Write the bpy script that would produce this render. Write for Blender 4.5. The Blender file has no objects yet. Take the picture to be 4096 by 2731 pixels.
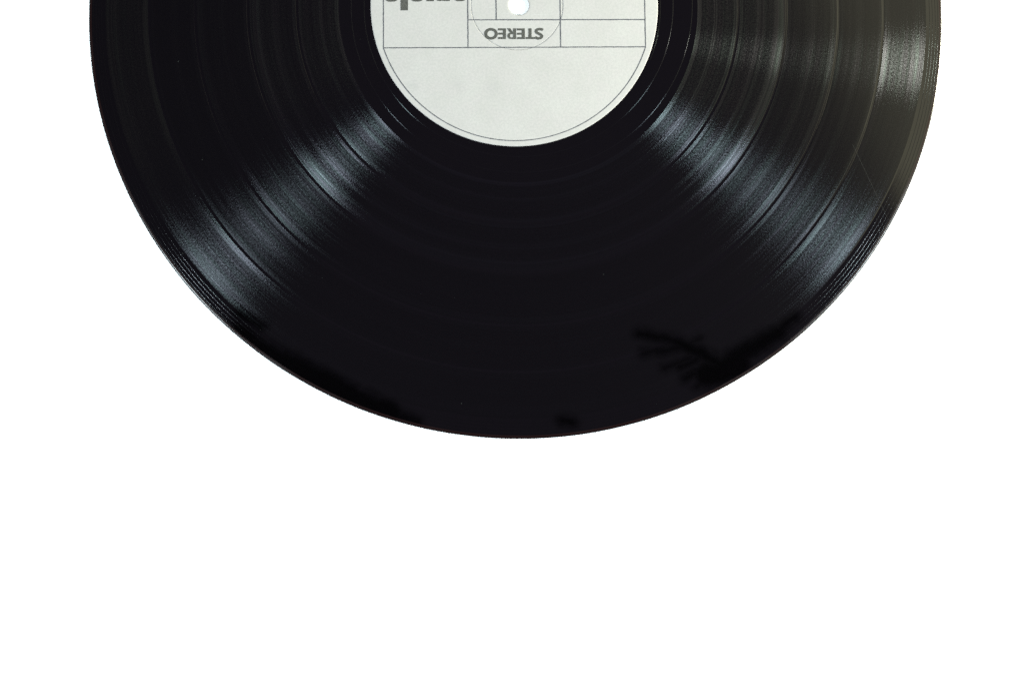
import bpy, bmesh, math, random
from mathutils import Matrix, Vector
sc = bpy.context.scene
C = sc.collection
random.seed(7)
MM = 0.001

# ------------------------------------------------------------------ camera
cam = bpy.data.cameras.new("camera"); camo = bpy.data.objects.new("camera", cam); C.objects.link(camo)
cam.sensor_width = 36.0; cam.lens = 4500 / 4096 * 36; cam.clip_start = 0.01; cam.clip_end = 50
R = ((0.9991040646, -0.0380375372, -0.0185530003), (0.0363816917, 0.9959157550, -0.0826328104), (0.0216203739, 0.0818837872, 0.9964073488))
M = Matrix(R).to_4x4(); M.translation = Vector((-5.24, -151.049, 386.103)) * MM
camo.matrix_world = M
sc.camera = camo

# ------------------------------------------------------------------ world and lamps
w = bpy.data.worlds.new("World"); sc.world = w; w.use_nodes = True
bg = w.node_tree.nodes["Background"]; bg.inputs[0].default_value = (0.030, 0.027, 0.040, 1); bg.inputs[1].default_value = 1.0

def lamp(name, loc, target, size, power, color, size_y=None):
    l = bpy.data.lights.new(name, 'AREA'); o = bpy.data.objects.new(name, l); C.objects.link(o)
    l.shape = 'RECTANGLE' if size_y else 'DISK'; l.size = size
    if size_y: l.size_y = size_y
    l.energy = power; l.color = color
    o.location = loc
    o.rotation_euler = (Vector(target) - Vector(loc)).to_track_quat('-Z', 'Y').to_euler()
    return o
lamp("softbox_lamp", (-0.72, -0.34, 0.72), (0, -0.03, 0), 0.16, 18.8, (0.83, 0.96, 1.0))
lamp("softbox_lamp", (0.80, -0.19, 0.70), (0, -0.03, 0), 0.16, 19.5, (0.83, 0.96, 1.0))
lamp("side_lamp", (0.42, 0.060, 0.080), (0.13, 0, 0), 0.055, 6.5, (1.0, 1.0, 0.80))
lamp("olive_sheen_light", (1.10, 0.45, 1.0), (0.15, 0.0, 0), 1.3, 8.0, (1.0, 0.97, 0.64), 1.3)  # unseen panel light added for the olive sheen, in place of a wall

lamp("overhead_fill_light", (0.18, 0.12, 1.4), (0.18, 0.12, 0), 1.1, 0.17, (0.86, 0.72, 1.0), 1.3)  # added fill overhead, out of view, to give the dim purple reflection

vs = sc.view_settings; vs.view_transform = 'Standard'; vs.look = 'None'; vs.exposure = 0; vs.gamma = 1
sc.cycles.use_denoising = False
sc.cycles.use_light_tree = False
sc.cycles.use_adaptive_sampling = False
sc.cycles.max_bounces = 6

# ------------------------------------------------------------------ helpers
class NT:
    def __init__(s, name):
        s.m = bpy.data.materials.new(name); s.m.use_nodes = True; s.t = s.m.node_tree; s.t.nodes.clear()
        s.out = s.t.nodes.new('ShaderNodeOutputMaterial')
    def n(s, typ, props=None, **ins):
        nd = s.t.nodes.new('ShaderNode' + typ)
        for k, v in (props or {}).items(): setattr(nd, k, v)
        for k, v in ins.items():
            key = int(k[1:]) if k[0] == 'i' and k[1:].isdigit() else k.replace('_', ' ')
            sock = nd.inputs[key]
            if isinstance(v, bpy.types.NodeSocket): s.t.links.new(v, sock)
            else: sock.default_value = v
        return nd
    def math(s, op, a, b=0.0, c=0.0, clamp=False):
        return s.n('Math', {'operation': op, 'use_clamp': clamp}, i0=a, i1=b, i2=c).outputs[0]
    def vmath(s, op, a, b=(0, 0, 0)):
        return s.n('VectorMath', {'operation': op}, i0=a, i1=b)
    def rng(s, v, a, b, c, d, smooth=True):
        return s.n('MapRange', {'interpolation_type': 'SMOOTHSTEP' if smooth else 'LINEAR'}, Value=v, From_Min=a, From_Max=b, To_Min=c, To_Max=d).outputs[0]
    def noise(s, vec, scale, detail=2.0, rough=0.5):
        return s.n('TexNoise', Vector=vec, Scale=scale, Detail=detail, Roughness=rough).outputs[0]
    def mixc(s, f, a, b, mode='MIX'):
        nd = s.n('Mix', {'data_type': 'RGBA', 'blend_type': mode})
        for i, v in ((0, f), (6, a), (7, b)):
            if isinstance(v, bpy.types.NodeSocket): s.t.links.new(v, nd.inputs[i])
            else: nd.inputs[i].default_value = v
        return nd.outputs[2]
    def done(s, sh):
        s.t.links.new(sh, s.out.inputs[0]); return s.m

def polar(t):
    """position on the disc in metres, its radius, and a coordinate that runs fast across the grooves and slowly along them"""
    pos = t.n('TexCoord').outputs['Object']
    sx = t.n('SeparateXYZ', i0=pos)
    flat = t.n('CombineXYZ', i0=sx.outputs[0], i1=sx.outputs[1]).outputs[0]
    r = t.vmath('LENGTH', flat).outputs['Value']
    return pos, flat, r

def streaks(t, flat, r, across, along, detail=3.0):
    v = t.vmath('SCALE', flat); v.inputs['Scale'].default_value = along
    s2 = t.n('SeparateXYZ', i0=v.outputs[0])
    vec = t.n('CombineXYZ', i0=s2.outputs[0], i1=s2.outputs[1], i2=t.math('MULTIPLY', r, across)).outputs[0]
    return t.noise(vec, 1.0, detail, 0.6)

# soft darkness painted into the vinyl's gloss and colour near the front edge: capsules (x0,y0,x1,y1,half width) in mm
PAINTED_DARKS = [(46, -114.5, 60, -117.7, 1.8), (59, -117.4, 76, -124.5, 2.4), (75, -124.2, 94, -112.5, 3.0), (70, -128, 80, -124, 5.0),
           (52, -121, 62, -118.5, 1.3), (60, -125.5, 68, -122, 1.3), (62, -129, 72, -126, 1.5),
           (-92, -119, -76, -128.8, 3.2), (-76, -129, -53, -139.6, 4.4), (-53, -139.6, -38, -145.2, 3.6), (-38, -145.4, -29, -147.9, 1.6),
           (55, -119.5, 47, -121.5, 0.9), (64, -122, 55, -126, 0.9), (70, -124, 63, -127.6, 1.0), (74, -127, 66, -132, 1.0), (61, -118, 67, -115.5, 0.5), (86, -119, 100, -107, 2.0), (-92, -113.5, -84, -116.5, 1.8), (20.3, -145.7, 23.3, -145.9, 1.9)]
def painted_dark_mask(t, flat):
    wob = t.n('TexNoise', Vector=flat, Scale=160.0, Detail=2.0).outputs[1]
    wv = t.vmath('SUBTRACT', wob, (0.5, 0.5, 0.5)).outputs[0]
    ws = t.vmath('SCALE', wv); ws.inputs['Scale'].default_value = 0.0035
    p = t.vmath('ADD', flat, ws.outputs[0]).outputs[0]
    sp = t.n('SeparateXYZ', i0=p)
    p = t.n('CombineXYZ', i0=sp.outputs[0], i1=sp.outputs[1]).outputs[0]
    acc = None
    for x0, y0, x1, y1, hw in PAINTED_DARKS:
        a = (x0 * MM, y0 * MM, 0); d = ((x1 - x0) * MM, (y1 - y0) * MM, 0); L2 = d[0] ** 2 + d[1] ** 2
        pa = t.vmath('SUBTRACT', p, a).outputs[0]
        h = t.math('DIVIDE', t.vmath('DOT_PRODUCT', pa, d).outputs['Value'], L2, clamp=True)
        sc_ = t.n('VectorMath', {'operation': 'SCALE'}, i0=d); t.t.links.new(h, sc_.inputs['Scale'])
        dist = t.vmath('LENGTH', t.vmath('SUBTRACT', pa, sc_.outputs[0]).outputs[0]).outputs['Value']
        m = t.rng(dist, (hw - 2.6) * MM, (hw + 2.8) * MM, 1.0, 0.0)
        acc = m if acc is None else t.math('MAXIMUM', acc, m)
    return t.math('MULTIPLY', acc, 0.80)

BLACK = (0.00165, 0.0013, 0.0018, 1)

def groove_material(name, ax, ay, spec, seed, painted_dark, quiet, ks=0.28, relief=1.0):
    """pressed grooves: an anisotropic gloss, wide across the grooves and narrow along them"""
    t = NT(name); pos, flat, r = polar(t)
    off = t.vmath('ADD', flat, (seed * 0.37, seed * 0.11, 0)).outputs[0]
    st = streaks(t, off, r, 900.0, 9.0, 4.0)           # loudness changes from turn to turn
    fine = streaks(t, off, r, 3400.0, 120.0, 2.0)
    grain = t.noise(pos, 1700.0, 2.0, 0.6)
    hgt = t.math('ADD', t.math('MULTIPLY', grain, 0.75), t.math('MULTIPLY', fine, 0.55))
    bump = t.n('Bump', Strength=1.0, Distance=0.000030 * relief, Height=hgt).outputs[0]
    tan = t.n('Tangent', {'direction_type': 'RADIAL', 'axis': 'Z'}).outputs[0]
    st2 = streaks(t, t.vmath('ADD', off, (0.3, 0.2, 0)).outputs[0], r, 2000.0, 4.0, 3.0)   # some turns scatter further along the groove
    ayv = t.rng(st2, 0.38, 0.74, ay * 0.55, ay * 2.1, False)
    axv = t.math('ADD', ax, 0.0)
    al = t.math('POWER', t.math('MULTIPLY', axv, ayv), 0.25)
    an = t.math('SUBTRACT', 1.0, t.math('POWER', t.math('DIVIDE', ayv, axv), 0.5))
    st3 = streaks(t, off, r, 3200.0, 4.0, 3.0)
    k = t.rng(t.math('ADD', t.math('MULTIPLY', st, 0.4), t.math('MULTIPLY', st3, 0.6)), 0.36, 0.64, 0.30, 1.7, False)
    g2 = t.rng(grain, 0.30, 0.70, 0.0, 2.0, False)
    # quiet turns at the start and end of a track are smoother
    q = None
    for rq, wq, gq in quiet:
        m = t.rng(t.math('ABSOLUTE', t.math('SUBTRACT', r, rq * MM)), 0.35 * wq * MM, wq * MM, gq, 0.0)
        q = m if q is None else t.math('MAXIMUM', q, m)
    g2 = t.math('ADD', t.math('MULTIPLY', g2, t.math('SUBTRACT', 1.0, q, clamp=True)), q)
    k = t.math('MULTIPLY', t.math('MULTIPLY', k, g2), t.math('MULTIPLY', t.math('ADD', t.math('MULTIPLY', q, 1.9), 1.0), spec))
    if painted_dark: k = t.math('MULTIPLY', k, t.math('SUBTRACT', 1.0, painted_dark_mask(t, flat)))
    hue = streaks(t, off, r, 700.0, 30.0, 2.0)        # faint diffraction tint, teal to violet
    tint = t.mixc(t.rng(hue, 0.35, 0.65, 0, 1), (0.80, 0.98, 1.0, 1), (0.90, 0.90, 1.05, 1))
    kv = t.n('VectorMath', {'operation': 'SCALE'}, i0=tint); t.t.links.new(k, kv.inputs['Scale'])
    col = kv.outputs[0]
    gl = t.n('BsdfAnisotropic', {'distribution': 'BECKMANN'}, Color=col, Roughness=al, Anisotropy=an, Normal=bump, Tangent=tan)
    # the flat tops between the grooves mirror the room
    vinyl = BLACK
    if painted_dark:                                          # painted darkness: gloss and base colour taken down
        sm_ = painted_dark_mask(t, flat)
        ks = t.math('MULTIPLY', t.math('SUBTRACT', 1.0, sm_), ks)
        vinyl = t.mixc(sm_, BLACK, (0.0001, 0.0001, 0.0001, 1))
    bump2 = t.n('Bump', Strength=1.0, Distance=0.000003, Height=hgt).outputs[0]
    top = t.n('BsdfPrincipled', Base_Color=vinyl, Roughness=0.16, IOR=1.5, Specular_IOR_Level=ks, Normal=bump2)
    fr = t.n('Fresnel', IOR=1.5)
    return t.done(t.n('MixShader', i0=fr.outputs[0], i1=top.outputs[0], i2=gl.outputs[0]).outputs[0])

def land_material(name, rough, seed=0.0, painted_dark=False, base=BLACK, chatter=0.0, spec=0.5):
    """smooth ungrooved vinyl"""
    t = NT(name); pos, flat, r = polar(t)
    st = streaks(t, flat, r, 1500.0, 14.0, 2.0)
    n2 = t.noise(pos, 900.0, 3.0)
    hgt = t.math('ADD', st, t.math('MULTIPLY', n2, 0.5))
    if chatter:
        sx = t.n('SeparateXYZ', i0=flat)
        ang = t.math('ARCTAN2', sx.outputs[1], sx.outputs[0])
        sk = t.math('ADD', t.math('MULTIPLY', ang, 150.0), t.math('MULTIPLY', r, 900.0))
        cv = t.n('CombineXYZ', i0=sk, i1=t.math('MULTIPLY', r, 260.0)).outputs[0]
        hgt = t.math('ADD', hgt, t.math('MULTIPLY', t.noise(cv, 1.0, 2.0), chatter))
    bump = t.n('Bump', Strength=1.0, Distance=0.0000025 if not chatter else 0.000004, Height=hgt).outputs[0]
    k = spec
    if painted_dark:
        sm_ = painted_dark_mask(t, flat)
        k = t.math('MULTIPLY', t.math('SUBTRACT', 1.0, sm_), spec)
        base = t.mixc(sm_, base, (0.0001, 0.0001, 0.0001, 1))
    rr = t.rng(t.noise(flat, 60.0, 3.0), 0.3, 0.7, rough * 0.8, rough * 1.25, False)
    p = t.n('BsdfPrincipled', Base_Color=base, Roughness=rr, IOR=1.5, Specular_IOR_Level=k, Normal=bump)
    return t.done(p.outputs[0])

def lathe(name, prof, mat, parent, center=None, seg=720, wobble=None):
    """a turned ring from (radius, height) points in mm; center(r) shifts each circle in mm"""
    vs_, fs = [], []
    n = len(prof)
    for j in range(seg):
        a = 2 * math.pi * j / seg; ca, sa = math.cos(a), math.sin(a)
        for i, (r, z) in enumerate(prof):
            cx, cy = center(r) if center else (0, 0)
            rr = r + (wobble(i, a) if wobble else 0)
            vs_.append(((cx + rr * ca) * MM, (cy + rr * sa) * MM, z * MM))
    for j in range(seg):
        k = (j + 1) % seg
        for i in range(n - 1):
            fs.append((j * n + i, j * n + i + 1, k * n + i + 1, k * n + i))
    me = bpy.data.meshes.new(name); me.from_pydata(vs_, [], fs); me.update()
    bm = bmesh.new(); bm.from_mesh(me)
    for f in bm.faces: f.smooth = True
    bmesh.ops.recalc_face_normals(bm, faces=bm.faces)
    up = sum(f.normal.z * f.calc_area() for f in bm.faces)
    if up < -1e-9: bmesh.ops.reverse_faces(bm, faces=bm.faces)
    bm.to_mesh(me); bm.free()
    return link(name, me, mat, parent)

def link(name, me, mat, parent=None):
    o = bpy.data.objects.new(name, me); C.objects.link(o); me.materials.append(mat)
    if parent: o.parent = parent
    return o

def polys(name, faces, z, mat, parent, th=0.02):
    """flat print lying on the paper: polygons in mm given a hair of thickness"""
    bm = bmesh.new()
    for f in faces:
        try: bm.faces.new([bm.verts.new((x * MM, y * MM, z * MM)) for x, y in f])
        except ValueError: pass
    bmesh.ops.remove_doubles(bm, verts=bm.verts, dist=1e-7)
    for f in bm.faces:
        if f.normal.z < 0: f.normal_flip()
    g = bmesh.ops.extrude_face_region(bm, geom=bm.faces[:])
    top = [v for v in g['geom'] if isinstance(v, bmesh.types.BMVert)]
    bmesh.ops.translate(bm, verts=top, vec=(0, 0, th * MM))
    bmesh.ops.recalc_face_normals(bm, faces=bm.faces)
    me = bpy.data.meshes.new(name); bm.to_mesh(me); bm.free()
    return link(name, me, mat, parent)

def ribbon(path, width, closed=False):
    n = len(path); L, Rr = [], []
    for i, (x, y) in enumerate(path):
        if closed: a, b = path[i - 1], path[(i + 1) % n]
        else: a, b = path[max(i - 1, 0)], path[min(i + 1, n - 1)]
        dx, dy = b[0] - a[0], b[1] - a[1]; d = math.hypot(dx, dy) or 1
        wv = width[i] if isinstance(width, list) else width
        nx, ny = -dy / d * wv / 2, dx / d * wv / 2
        L.append((x + nx, y + ny)); Rr.append((x - nx, y - ny))
    m = n if closed else n - 1
    return [[L[i], Rr[i], Rr[(i + 1) % n], L[(i + 1) % n]] for i in range(m)]

def arc(cx, cy, rx, ry, a0, a1, n=24):
    return [(cx + rx * math.cos(math.radians(a0 + (a1 - a0) * i / n)), cy + ry * math.sin(math.radians(a0 + (a1 - a0) * i / n))) for i in range(n + 1)]

# ------------------------------------------------------------------ the white surface
t = NT("white_surface")
pos = t.n('TexCoord').outputs['Object']
c = t.mixc(t.noise(pos, 900.0, 3.0), (0.91, 0.91, 0.91, 1), (0.94, 0.94, 0.94, 1))
white = t.done(t.n('BsdfDiffuse', Color=c).outputs[0])
bm = bmesh.new(); bmesh.ops.create_grid(bm, x_segments=8, y_segments=8, size=3.0)
me = bpy.data.meshes.new("tabletop"); bm.to_mesh(me); bm.free()
tab = link("tabletop", me, white); tab.location.z = -1.55 * MM; tab["kind"] = "structure"

# ------------------------------------------------------------------ the record
rec = bpy.data.objects.new("vinyl_record", None); C.objects.link(rec)
rec["label"] = "black vinyl record with a pale grey paper label lying on a white surface"
rec["category"] = "record"
OC = (0.16, -1.67)                     # the outer edge is slightly off centre from the spindle hole
def oc(r):
    f = min(max((r - 143.0) / 6.0, 0), 1); return (OC[0] * f, OC[1] * f)
GAPS = [78.0, 95.15, 113.55, 129.6]
GROOVE_END, DEAD_END = 144.9, 63.4
vm = land_material("vinyl", 0.10)
land = land_material("vinyl_land", 0.07, painted_dark=True, spec=0.6)

# body of the disc, under the pressed zones
lathe("disc", [(4.1, -1.3), (3.9, -0.30), (4.5, -0.12), (60, -0.12), (148.6, -0.12), (148.6, -1.2), (60, -1.3), (4.1, -1.3)], vm, rec, oc, 360)

half = 0.48
edges = [DEAD_END] + GAPS + [GROOVE_END]
#        across  along  gloss
TRACK = [(0.31, 0.029, 0.32), (0.30, 0.029, 0.25), (0.29, 0.030, 0.135), (0.29, 0.030, 0.10), (0.58, 0.031, 0.125)]
QUIET = [((64.0, 1.3, 1.0), (70.0, 1.2, 0.6), (77.2, 1.2, 0.8)), ((79.0, 0.9, 0.7), (86.0, 2.0, 0.6), (93.2, 3.0, 1.0)), ((96.0, 1.0, 0.9), (104.5, 1.6, 0.4), (112.2, 2.0, 0.8)),
         ((114.6, 1.1, 0.8), (121, 1.6, 0.3), (128.8, 0.9, 0.5)), ((130.8, 1.6, 0.9), (142.5, 3.0, 0.5))]
for i in range(5):
    a = edges[i] + (half if i else 0); b = edges[i + 1] - (half if i < 4 else 0)
    n = 26; prof = []
    for k in range(n + 1):
        f = k / n; r = a + (b - a) * f
        prof.append((r, 0.012 * (1 - (2 * f - 1) ** 8) + random.uniform(-0.0012, 0.0012) * (0 < k < n)))
    ax, ay, sp = TRACK[i]
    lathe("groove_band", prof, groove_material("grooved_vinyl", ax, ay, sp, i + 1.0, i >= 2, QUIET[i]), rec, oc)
for g in GAPS:
    prof = [(g - half, 0.0), (g - half + 0.05, -0.010), (g - half + 0.12, -0.012), (g - 0.14, -0.012), (g - 0.08, -0.013), (g - 0.02, -0.022), (g + 0.04, -0.013),
            (g + 0.12, -0.012), (g + half - 0.28, -0.013), (g + half - 0.14, -0.024), (g + half - 0.06, -0.022), (g + half, 0.0)]
    lathe("track_gap", prof, land, rec, oc)

# lead-in band with four turns of wide spaced groove
lathe("lead_in", [(GROOVE_END, 0.0), (145.05, -0.018), (145.25, -0.02), (149.4, -0.02), (149.6, -0.022)], land_material("vinyl_lead_in", 0.085, painted_dark=True), rec, oc)
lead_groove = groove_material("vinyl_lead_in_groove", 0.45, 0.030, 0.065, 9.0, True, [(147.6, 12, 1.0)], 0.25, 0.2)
for q in (146.17, 147.16, 148.17, 149.1):
    lathe("lead_in_groove", [(q - 0.075, -0.019), (q - 0.065, -0.015), (q, -0.017), (q + 0.065, -0.015), (q + 0.075, -0.019)], lead_groove, rec, oc)

# rounded rim, a little rough where the pressing was trimmed
rw = [[random.uniform(-1, 1) for _ in range(97)] for _ in range(2)]
def rimwob(i, a):
    if i < 3: return 0
    u = a / (2 * math.pi) * 96; k = int(u) % 96; f = u - int(u)
    v = rw[0][k] * (1 - f) + rw[0][(k + 1) % 96] * f
    return 0.022 * v + 0.006 * math.sin(a * 211 + 3 * math.sin(a * 17)) * (0.5 + 0.5 * math.sin(a * 5))
rim_mat = land_material("vinyl_rim", 0.24, base=(0.0060, 0.0024, 0.0024, 1), chatter=4.0, spec=0.20)
lathe("rim", [(149.6, -0.022), (149.75, -0.045), (149.95, -0.06), (150.15, -0.075), (150.4, -0.16), (150.62, -0.32), (150.74, -0.52), (150.78, -0.75), (150.7, -1.1), (150.2, -1.45), (148.4, -1.5)],
      rim_mat, rec, oc, 1080, rimwob)

# run-out area and its spiral groove
LC = (-1.47, -0.03); LR = 50.74
def lc(r):
    f = min(max((r - 3.66) / 30.0, 0), 1) * min(max((63.0 - r) / 11.0, 0), 1); return (LC[0] * f, LC[1] * f)
lathe("run_out_area", [(LR - 0.6, -0.02), (LR, -0.02), (58, -0.02), (62.6, -0.02), (63.0, -0.019), (63.2, -0.012), (DEAD_END, 0.0)], land_material("vinyl_run_out", 0.06), rec, lc)
pts = []
N = 900
for k in range(N + 1):
    f = k / N; a = math.radians(60 - 800 * f); r = 63.2 - 11.6 * min(1.0, f * 1.12) ** 0.8
    pts.append((r, a))
vs_, fs = [], []
for r, a in pts:
    for dr, z in ((-0.10, -0.016), (-0.05, -0.010), (0.05, -0.010), (0.10, -0.016)):
        cx, cy = lc(r); vs_.append(((cx + (r + dr) * math.cos(a)) * MM, (cy + (r + dr) * math.sin(a)) * MM, z * MM))
for k in range(N):
    for i in range(3): fs.append((k * 4 + i, k * 4 + i + 1, (k + 1) * 4 + i + 1, (k + 1) * 4 + i))
me = bpy.data.meshes.new("run_out_groove"); me.from_pydata(vs_, [], fs); me.update()
for p in me.polygons: p.use_smooth = True
link("run_out_groove", me, groove_material("vinyl_run_out_groove", 0.42, 0.026, 0.22, 11.0, False, [(57, 30, 1.0)], 0.5, 0.2), rec)

# ------------------------------------------------------------------ paper label
t = NT("label_paper"); pos, flat, r = polar(t)
fib = t.noise(pos, 1300.0, 3.0, 0.6); blot = t.noise(pos, 75.0, 3.0, 0.55); hue = t.noise(pos, 210.0, 2.0)
c = t.mixc(t.rng(blot, 0.3, 0.7, 0, 1), (0.273, 0.258, 0.244, 1), (0.291, 0.276, 0.262, 1))
c = t.mixc(t.rng(hue, 0.35, 0.65, 0, 0.5), c, (0.287, 0.264, 0.257, 1))
c = t.mixc(t.rng(fib, 0.36, 0.64, 0.0, 0.34), c, (0.215, 0.21, 0.20, 1))
for x, y, s, k in ((-35.9, -30.9, 3.2, 0.16), (-8.4, -30.5, 5.5, 0.09), (-20.0, -29.5, 4.5, 0.07), (21.0, -31.0, 4.0, 0.05), (7.0, -20.0, 3.0, 0.04)):
    d = t.vmath('DISTANCE', flat, (x * MM, y * MM, 0)).outputs['Value']
    d = t.math('ADD', d, t.math('MULTIPLY', t.math('SUBTRACT', t.noise(pos, 380.0, 3.0), 0.5), 0.004))
    c = t.mixc(t.rng(d, 0.0, s * MM, k * 1.2, 0.0), c, (0.17, 0.173, 0.166, 1))
scv = t.n('Mapping', Vector=pos, Rotation=(0, 0, math.radians(-38)), Scale=(60, 2600, 1)).outputs[0]
scr = t.noise(scv, 1.0, 3.0)
near = t.rng(r, 0.0155, 0.0165, 0.45, 0.15)
c = t.mixc(t.math('MULTIPLY', t.rng(scr, 0.62, 0.74, 0, 0.5), near), c, (0.40, 0.405, 0.39, 1))
bump = t.n('Bump', Strength=0.6, Distance=0.00002, Height=t.math('ADD', fib, t.math('MULTIPLY', scr, 0.6))).outputs[0]
paper = t.done(t.n('BsdfPrincipled', Base_Color=c, Roughness=0.62, Specular_IOR_Level=0.25, Normal=bump).outputs[0])
LZ = 0.06
lab = lathe("label", [(3.60, -0.35), (3.62, -0.02), (3.70, 0.03), (4.2, LZ - 0.010), (4.6, LZ - 0.010), (15.6, LZ - 0.010), (15.95, LZ - 0.010), (16.0, LZ - 0.012), (16.18, LZ - 0.23), (16.30, LZ - 0.02), (16.36, LZ), (16.7, LZ), (30, LZ), (40, LZ), (49.6, LZ), (50.45, LZ - 0.01), (LR - 0.04, LZ - 0.025), (LR, -0.06)],
            paper, rec, lc)

def ink_material(name, col, col2):
    t = NT(name); pos = t.n('TexCoord').outputs['Object']
    n1 = t.noise(pos, 2600.0, 3.0, 0.7)
    c = t.mixc(t.rng(n1, 0.32, 0.66, 0, 1), col, col2)
    return t.done(t.n('BsdfPrincipled', Base_Color=c, Roughness=0.6, Specular_IOR_Level=0.2).outputs[0])
ink = ink_material("letter_ink", (0.026, 0.026, 0.024, 1), (0.062, 0.060, 0.053, 1))
lineink = ink_material("line_ink", (0.034, 0.034, 0.040, 1), (0.078, 0.077, 0.083, 1))
PZ = LZ + 0.004
LW = 0.39
def rough_line(a, b, wd=LW):
    n = max(2, int(math.hypot(b[0] - a[0], b[1] - a[1]) / 1.1)); d = math.hypot(b[0] - a[0], b[1] - a[1])
    nx, ny = -(b[1] - a[1]) / d, (b[0] - a[0]) / d
    pth, ws = [], []
    for i in range(n + 1):
        f = i / n; s = random.uniform(-0.035, 0.035)
        pth.append((a[0] + (b[0] - a[0]) * f + nx * s, a[1] + (b[1] - a[1]) * f + ny * s)); ws.append(wd * random.uniform(0.86, 1.14))
    return ribbon(pth, ws)
# the ruled frame: centre lines measured on the paper (mm), mirrored above the spindle
ROT = math.radians(2.75)
def up(p):                      # mirror a point through the label centre line (print axes are turned by ROT)
    x, y = p[0] - LC[0], p[1] - LC[1]
    u = x * math.cos(ROT) + y * math.sin(ROT); v = -x * math.sin(ROT) + y * math.cos(ROT)
    v = -v
    return (LC[0] + u * math.cos(ROT) - v * math.sin(ROT), LC[1] + u * math.sin(ROT) + v * math.cos(ROT))
BL, BR = (-46.91, -17.55), (45.27, -13.11)
TL, TR = up(BL), up(BR)
lines = [(BL, BR), (TL, TR), (BL, TL), (BR, TR), ((-17.26, -16.06), up((-17.26, -16.06))), ((-7.74, -5.61), up((-7.74, -5.61))), ((15.32, -14.43), up((15.32, -14.43))), ((-17.65, -6.15), (44.85, -3.24))]
lvl = 0
for a, b in lines:
    polys("printed_line", rough_line(a, b), PZ + lvl * 0.003, lineink, lab, 0.008); lvl += 1
def circ3(p, q, s):
    ax, ay = p; bx, by = q; cx, cy = s
    d = 2 * (ax * (by - cy) + bx * (cy - ay) + cx * (ay - by))
    ux = ((ax * ax + ay * ay) * (by - cy) + (bx * bx + by * by) * (cy - ay) + (cx * cx + cy * cy) * (ay - by)) / d
    uy = ((ax * ax + ay * ay) * (cx - bx) + (bx * bx + by * by) * (ax - cx) + (cx * cx + cy * cy) * (bx - ax)) / d
    return ux, uy, math.hypot(ax - ux, ay - uy)
ux, uy, ur = circ3(BL, (0.87, -48.69), BR)
a0 = math.degrees(math.atan2(BL[1] - uy, BL[0] - ux)) % 360; a1 = math.degrees(math.atan2(BR[1] - uy, BR[0] - ux)) % 360
if a1 < a0: a1 += 360
ap = arc(ux, uy, ur, ur, a0, a1, 150)
polys("printed_line", ribbon(ap, [LW * 0.85 * random.uniform(0.85, 1.15) for _ in ap]), PZ + 0.026, lineink, lab, 0.008)
polys("printed_line", ribbon([up(p) for p in ap], LW * 0.85), PZ + 0.026, lineink, lab, 0.008)

# ---- lettering, upside down in the picture: u runs along the text, v upwards, both 0..1 in each letter's box
def place(faces, box):
    """box: text-left x, text-right x (mm along print), baseline and cap height, in the turned print axes"""
    (x0, y0), (x1, y1) = box                 # text lower-left corner and upper-right corner on the paper
    ca, sa = math.cos(ROT), math.sin(ROT)
    w_ = (x1 - x0) * ca + (y1 - y0) * sa; h_ = -(x1 - x0) * sa + (y1 - y0) * ca
    return [[(x0 + u * w_ * ca - v * h_ * sa, y0 + u * w_ * sa + v * h_ * ca) for u, v in f] for f in faces]
def rect(u0, v0, u1, v1): return [[(u0, v0), (u1, v0), (u1, v1), (u0, v1)]]
def strip(path, wd, asp):                   # stroke of even width in a box with the given height/width ratio
    p = [(u, v * asp) for u, v in path]
    return [[(u, v / asp) for u, v in f] for f in ribbon(p, wd)]
G_E = rect(0, 0, 0.38, 1) + rect(0.38, 0, 1, 0.19) + rect(0.38, 0.40, 0.98, 0.59) + rect(0.38, 0.81, 1, 1)
G_T = rect(0, 0.81, 1, 1) + rect(0.335, 0, 0.675, 0.81)
def g_o(asp, wd):
    p = [(u, v * asp) for u, v in arc(0.5, 0.5, 0.5 - wd / 2, 0.5 - wd / 2 / asp, 0, 360, 40)[:-1]]
    return [[(u, v / asp) for u, v in f] for f in ribbon(p, wd, True)]
def g_r():
    f = rect(0, 0, 0.32, 1)
    f += [[(0.32, 0.84), (0.55, 0.84), (0.55, 1.0), (0.32, 1.0)], [(0.32, 0.39), (0.55, 0.39), (0.55, 0.55), (0.32, 0.55)]]
    o = arc(0.55, 0.695, 0.40, 0.305, -90, 90, 16); i = arc(0.55, 0.695, 0.10, 0.145, -90, 90, 16)
    f += [[i[k], o[k], o[k + 1], i[k + 1]] for k in range(16)]
    f += [[(0.32, 0.36), (0.62, 0.0), (1.0, 0.0), (0.66, 0.388), (0.32, 0.388)]]
    return f
def g_s(asp):
    wd = 0.335
    ctl = [(0.06, 0.17), (0.22, 0.10), (0.42, 0.082), (0.62, 0.105), (0.78, 0.18), (0.825, 0.29), (0.76, 0.385), (0.60, 0.455), (0.42, 0.53), (0.26, 0.61), (0.185, 0.71), (0.24, 0.815), (0.40, 0.895), (0.58, 0.92), (0.76, 0.89), (0.93, 0.80)]
    return strip(ctl, wd, asp)
STEREO = [(g_s(1.42), ((9.02, -7.98), (6.0, -12.16))), (G_T, ((5.88, -8.16), (2.82, -12.2))), (G_E, ((2.42, -8.34), (-0.22, -12.36))),
          (g_r(), ((-0.66, -8.45), (-3.75, -12.49))), (G_E, ((-4.22, -8.62), (-6.84, -12.65))), (g_o(0.97, 0.225), ((-7.12, -8.6), (-11.70, -13.07)))]
for faces, box in STEREO: polys("printed_letter", place(faces, box), PZ + 0.034, ink, lab, 0.008)

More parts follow.
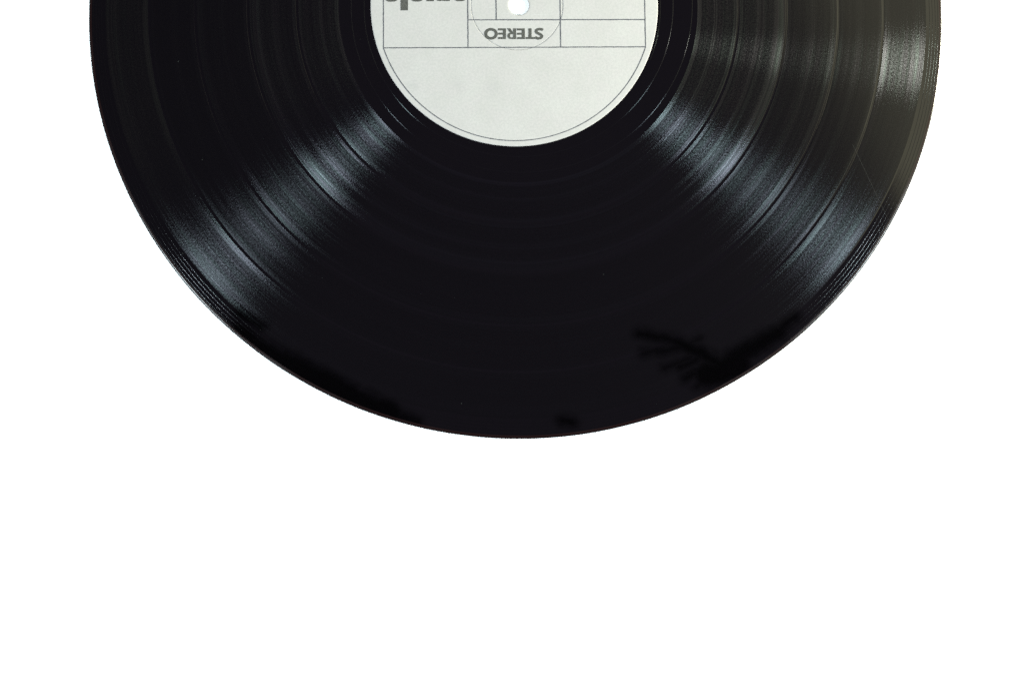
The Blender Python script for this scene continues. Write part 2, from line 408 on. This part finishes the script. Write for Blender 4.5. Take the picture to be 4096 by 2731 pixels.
# the heavy word whose top edge shows at the frame: letters a r i o l a in print axes (e along the text, up towards the picture's foot)
XH = 7.2; ST = 2.62
def heavy(kind, wd):
    """letter outline pieces in mm, e right and n up from its lower left"""
    if kind == 'i': return [[(0, 0), (ST, 0), (ST, XH), (0, XH)]]
    if kind == 'l': return [[(0, 0), (ST, 0), (ST, XH + 3.4), (0, XH + 3.4)]]
    if kind == 'o':
        o = []
        rr = 1.9
        for cx, cy, s0 in ((wd - rr, rr, -90), (wd - rr, XH - rr, 0), (rr, XH - rr, 90), (rr, rr, 180)): o += arc(cx, cy, rr, rr, s0, s0 + 90, 8)
        i = []
        for cx, cy, s0 in ((wd / 2, 2.6, -90), (wd / 2, XH - 2.6, 0), (wd / 2, XH - 2.6, 90), (wd / 2, 2.6, 180)): i += arc(cx, cy, 0.32, 0.32, s0, s0 + 90, 8)
        n = len(o)
        return [[i[k], o[k], o[(k + 1) % n], i[(k + 1) % n]] for k in range(n)]
    if kind == 'a':
        rr = 1.9
        f = [[(wd - ST, 0), (wd, 0), (wd, XH - rr)] + arc(wd - rr, XH - rr, rr, rr, 0, 90, 8)[1:] + [(wd - ST, XH)]]
        f += [[(0.5, XH - 2.1), (wd - ST, XH - 2.1), (wd - ST, XH)] + arc(rr, XH - rr, rr, rr, 90, 150, 6)]
        f += [arc(rr, rr, rr, rr, 180, 270, 8) + [(wd - ST, 0), (wd - ST, 4.4), (rr, 4.4), (0, 3.4)]]
        return f
    if kind == 'r':
        rr = 1.4
        return [[(0, 0), (ST, 0), (ST, XH), (0, XH)], [(ST, XH - 2.6), (wd, XH - 2.6)] + arc(wd - rr, XH - rr, rr, rr, 0, 90, 8) + [(ST + 0.4, XH), (ST, XH - 0.5)]]
ca, sa = math.cos(ROT), math.sin(ROT)
# top right corner of each letter's x-height on the paper (its left end in the picture), and its width
WORD = [('a', (-23.29, 0.43 - 0.10), 5.0), ('r', (-29.47, 0.13), 5.15), ('i', (-32.57, -0.10), ST), ('o', (-38.46, -0.46), 5.1), ('l', (-41.68, -0.40), ST), ('a', (-47.40, -0.92), 5.1)]
for kind, (x, y), wd in WORD:
    faces = []
    for f in heavy(kind, wd):
        q = []
        for e, n in f:
            u = wd - e; v = XH - n          # u along picture right from the letter's left end, v up the paper from its top edge
            q.append((x + u * ca - v * sa, y + u * sa + v * ca))
        faces.append(q)
    polys("printed_letter", faces, PZ + 0.034, ink, lab, 0.008)

# ------------------------------------------------------------------ dust and scratches
t = NT("dust"); dm = t.done(t.n('BsdfDiffuse', Color=(0.035, 0.038, 0.034, 1)).outputs[0])
bm = bmesh.new()
def sliver(x, y, a, L, wd, z, h=0.03):
    c_, s_ = math.cos(a), math.sin(a)
    q = []
    for u, v in ((-L, -wd), (L, -wd), (L, wd), (-L, wd)):
        q.append(((x + u / 2 * c_ - v / 2 * s_) * MM, (y + u / 2 * s_ + v / 2 * c_) * MM))
    lo = [bm.verts.new((px, py, z * MM)) for px, py in q]; hi = [bm.verts.new((px, py, (z + h) * MM)) for px, py in q]
    bm.faces.new(hi)
    for k in range(4): bm.faces.new((lo[k], lo[(k + 1) % 4], hi[(k + 1) % 4], hi[k]))
for k in range(50):
    r = math.sqrt(random.uniform(52 ** 2, 149.5 ** 2)); a = random.uniform(-math.pi, math.pi)
    if random.random() < 0.35: r = random.uniform(143, 149.5)
    L = random.choice((0.12, 0.15, 0.2, 0.25, 0.45)); cx, cy = oc(r)
    sliver(cx + r * math.cos(a), cy + r * math.sin(a), random.uniform(0, 6.28), L, random.uniform(0.05, 0.10), 0.012)
me = bpy.data.meshes.new("dust"); bm.to_mesh(me); bm.free()
dust = link("dust", me, dm); dust["kind"] = "stuff"; dust["label"] = "fine pale dust specks lying on the black vinyl"; dust["category"] = "dust"
t = NT("scratch"); sm = t.done(t.n('BsdfPrincipled', Base_Color=(0.005, 0.0055, 0.005, 1), Roughness=0.4).outputs[0])
for x0, y0, x1, y1 in ((119.2, -45, 131.6, -70.5),):
    bm = bmesh.new(); sliver((x0 + x1) / 2, (y0 + y1) / 2, math.atan2(y1 - y0, x1 - x0), math.hypot(x1 - x0, y1 - y0), 0.045, 0.010, 0.010)
    me = bpy.data.meshes.new("scratch"); bm.to_mesh(me); bm.free(); link("scratch", me, sm, rec)
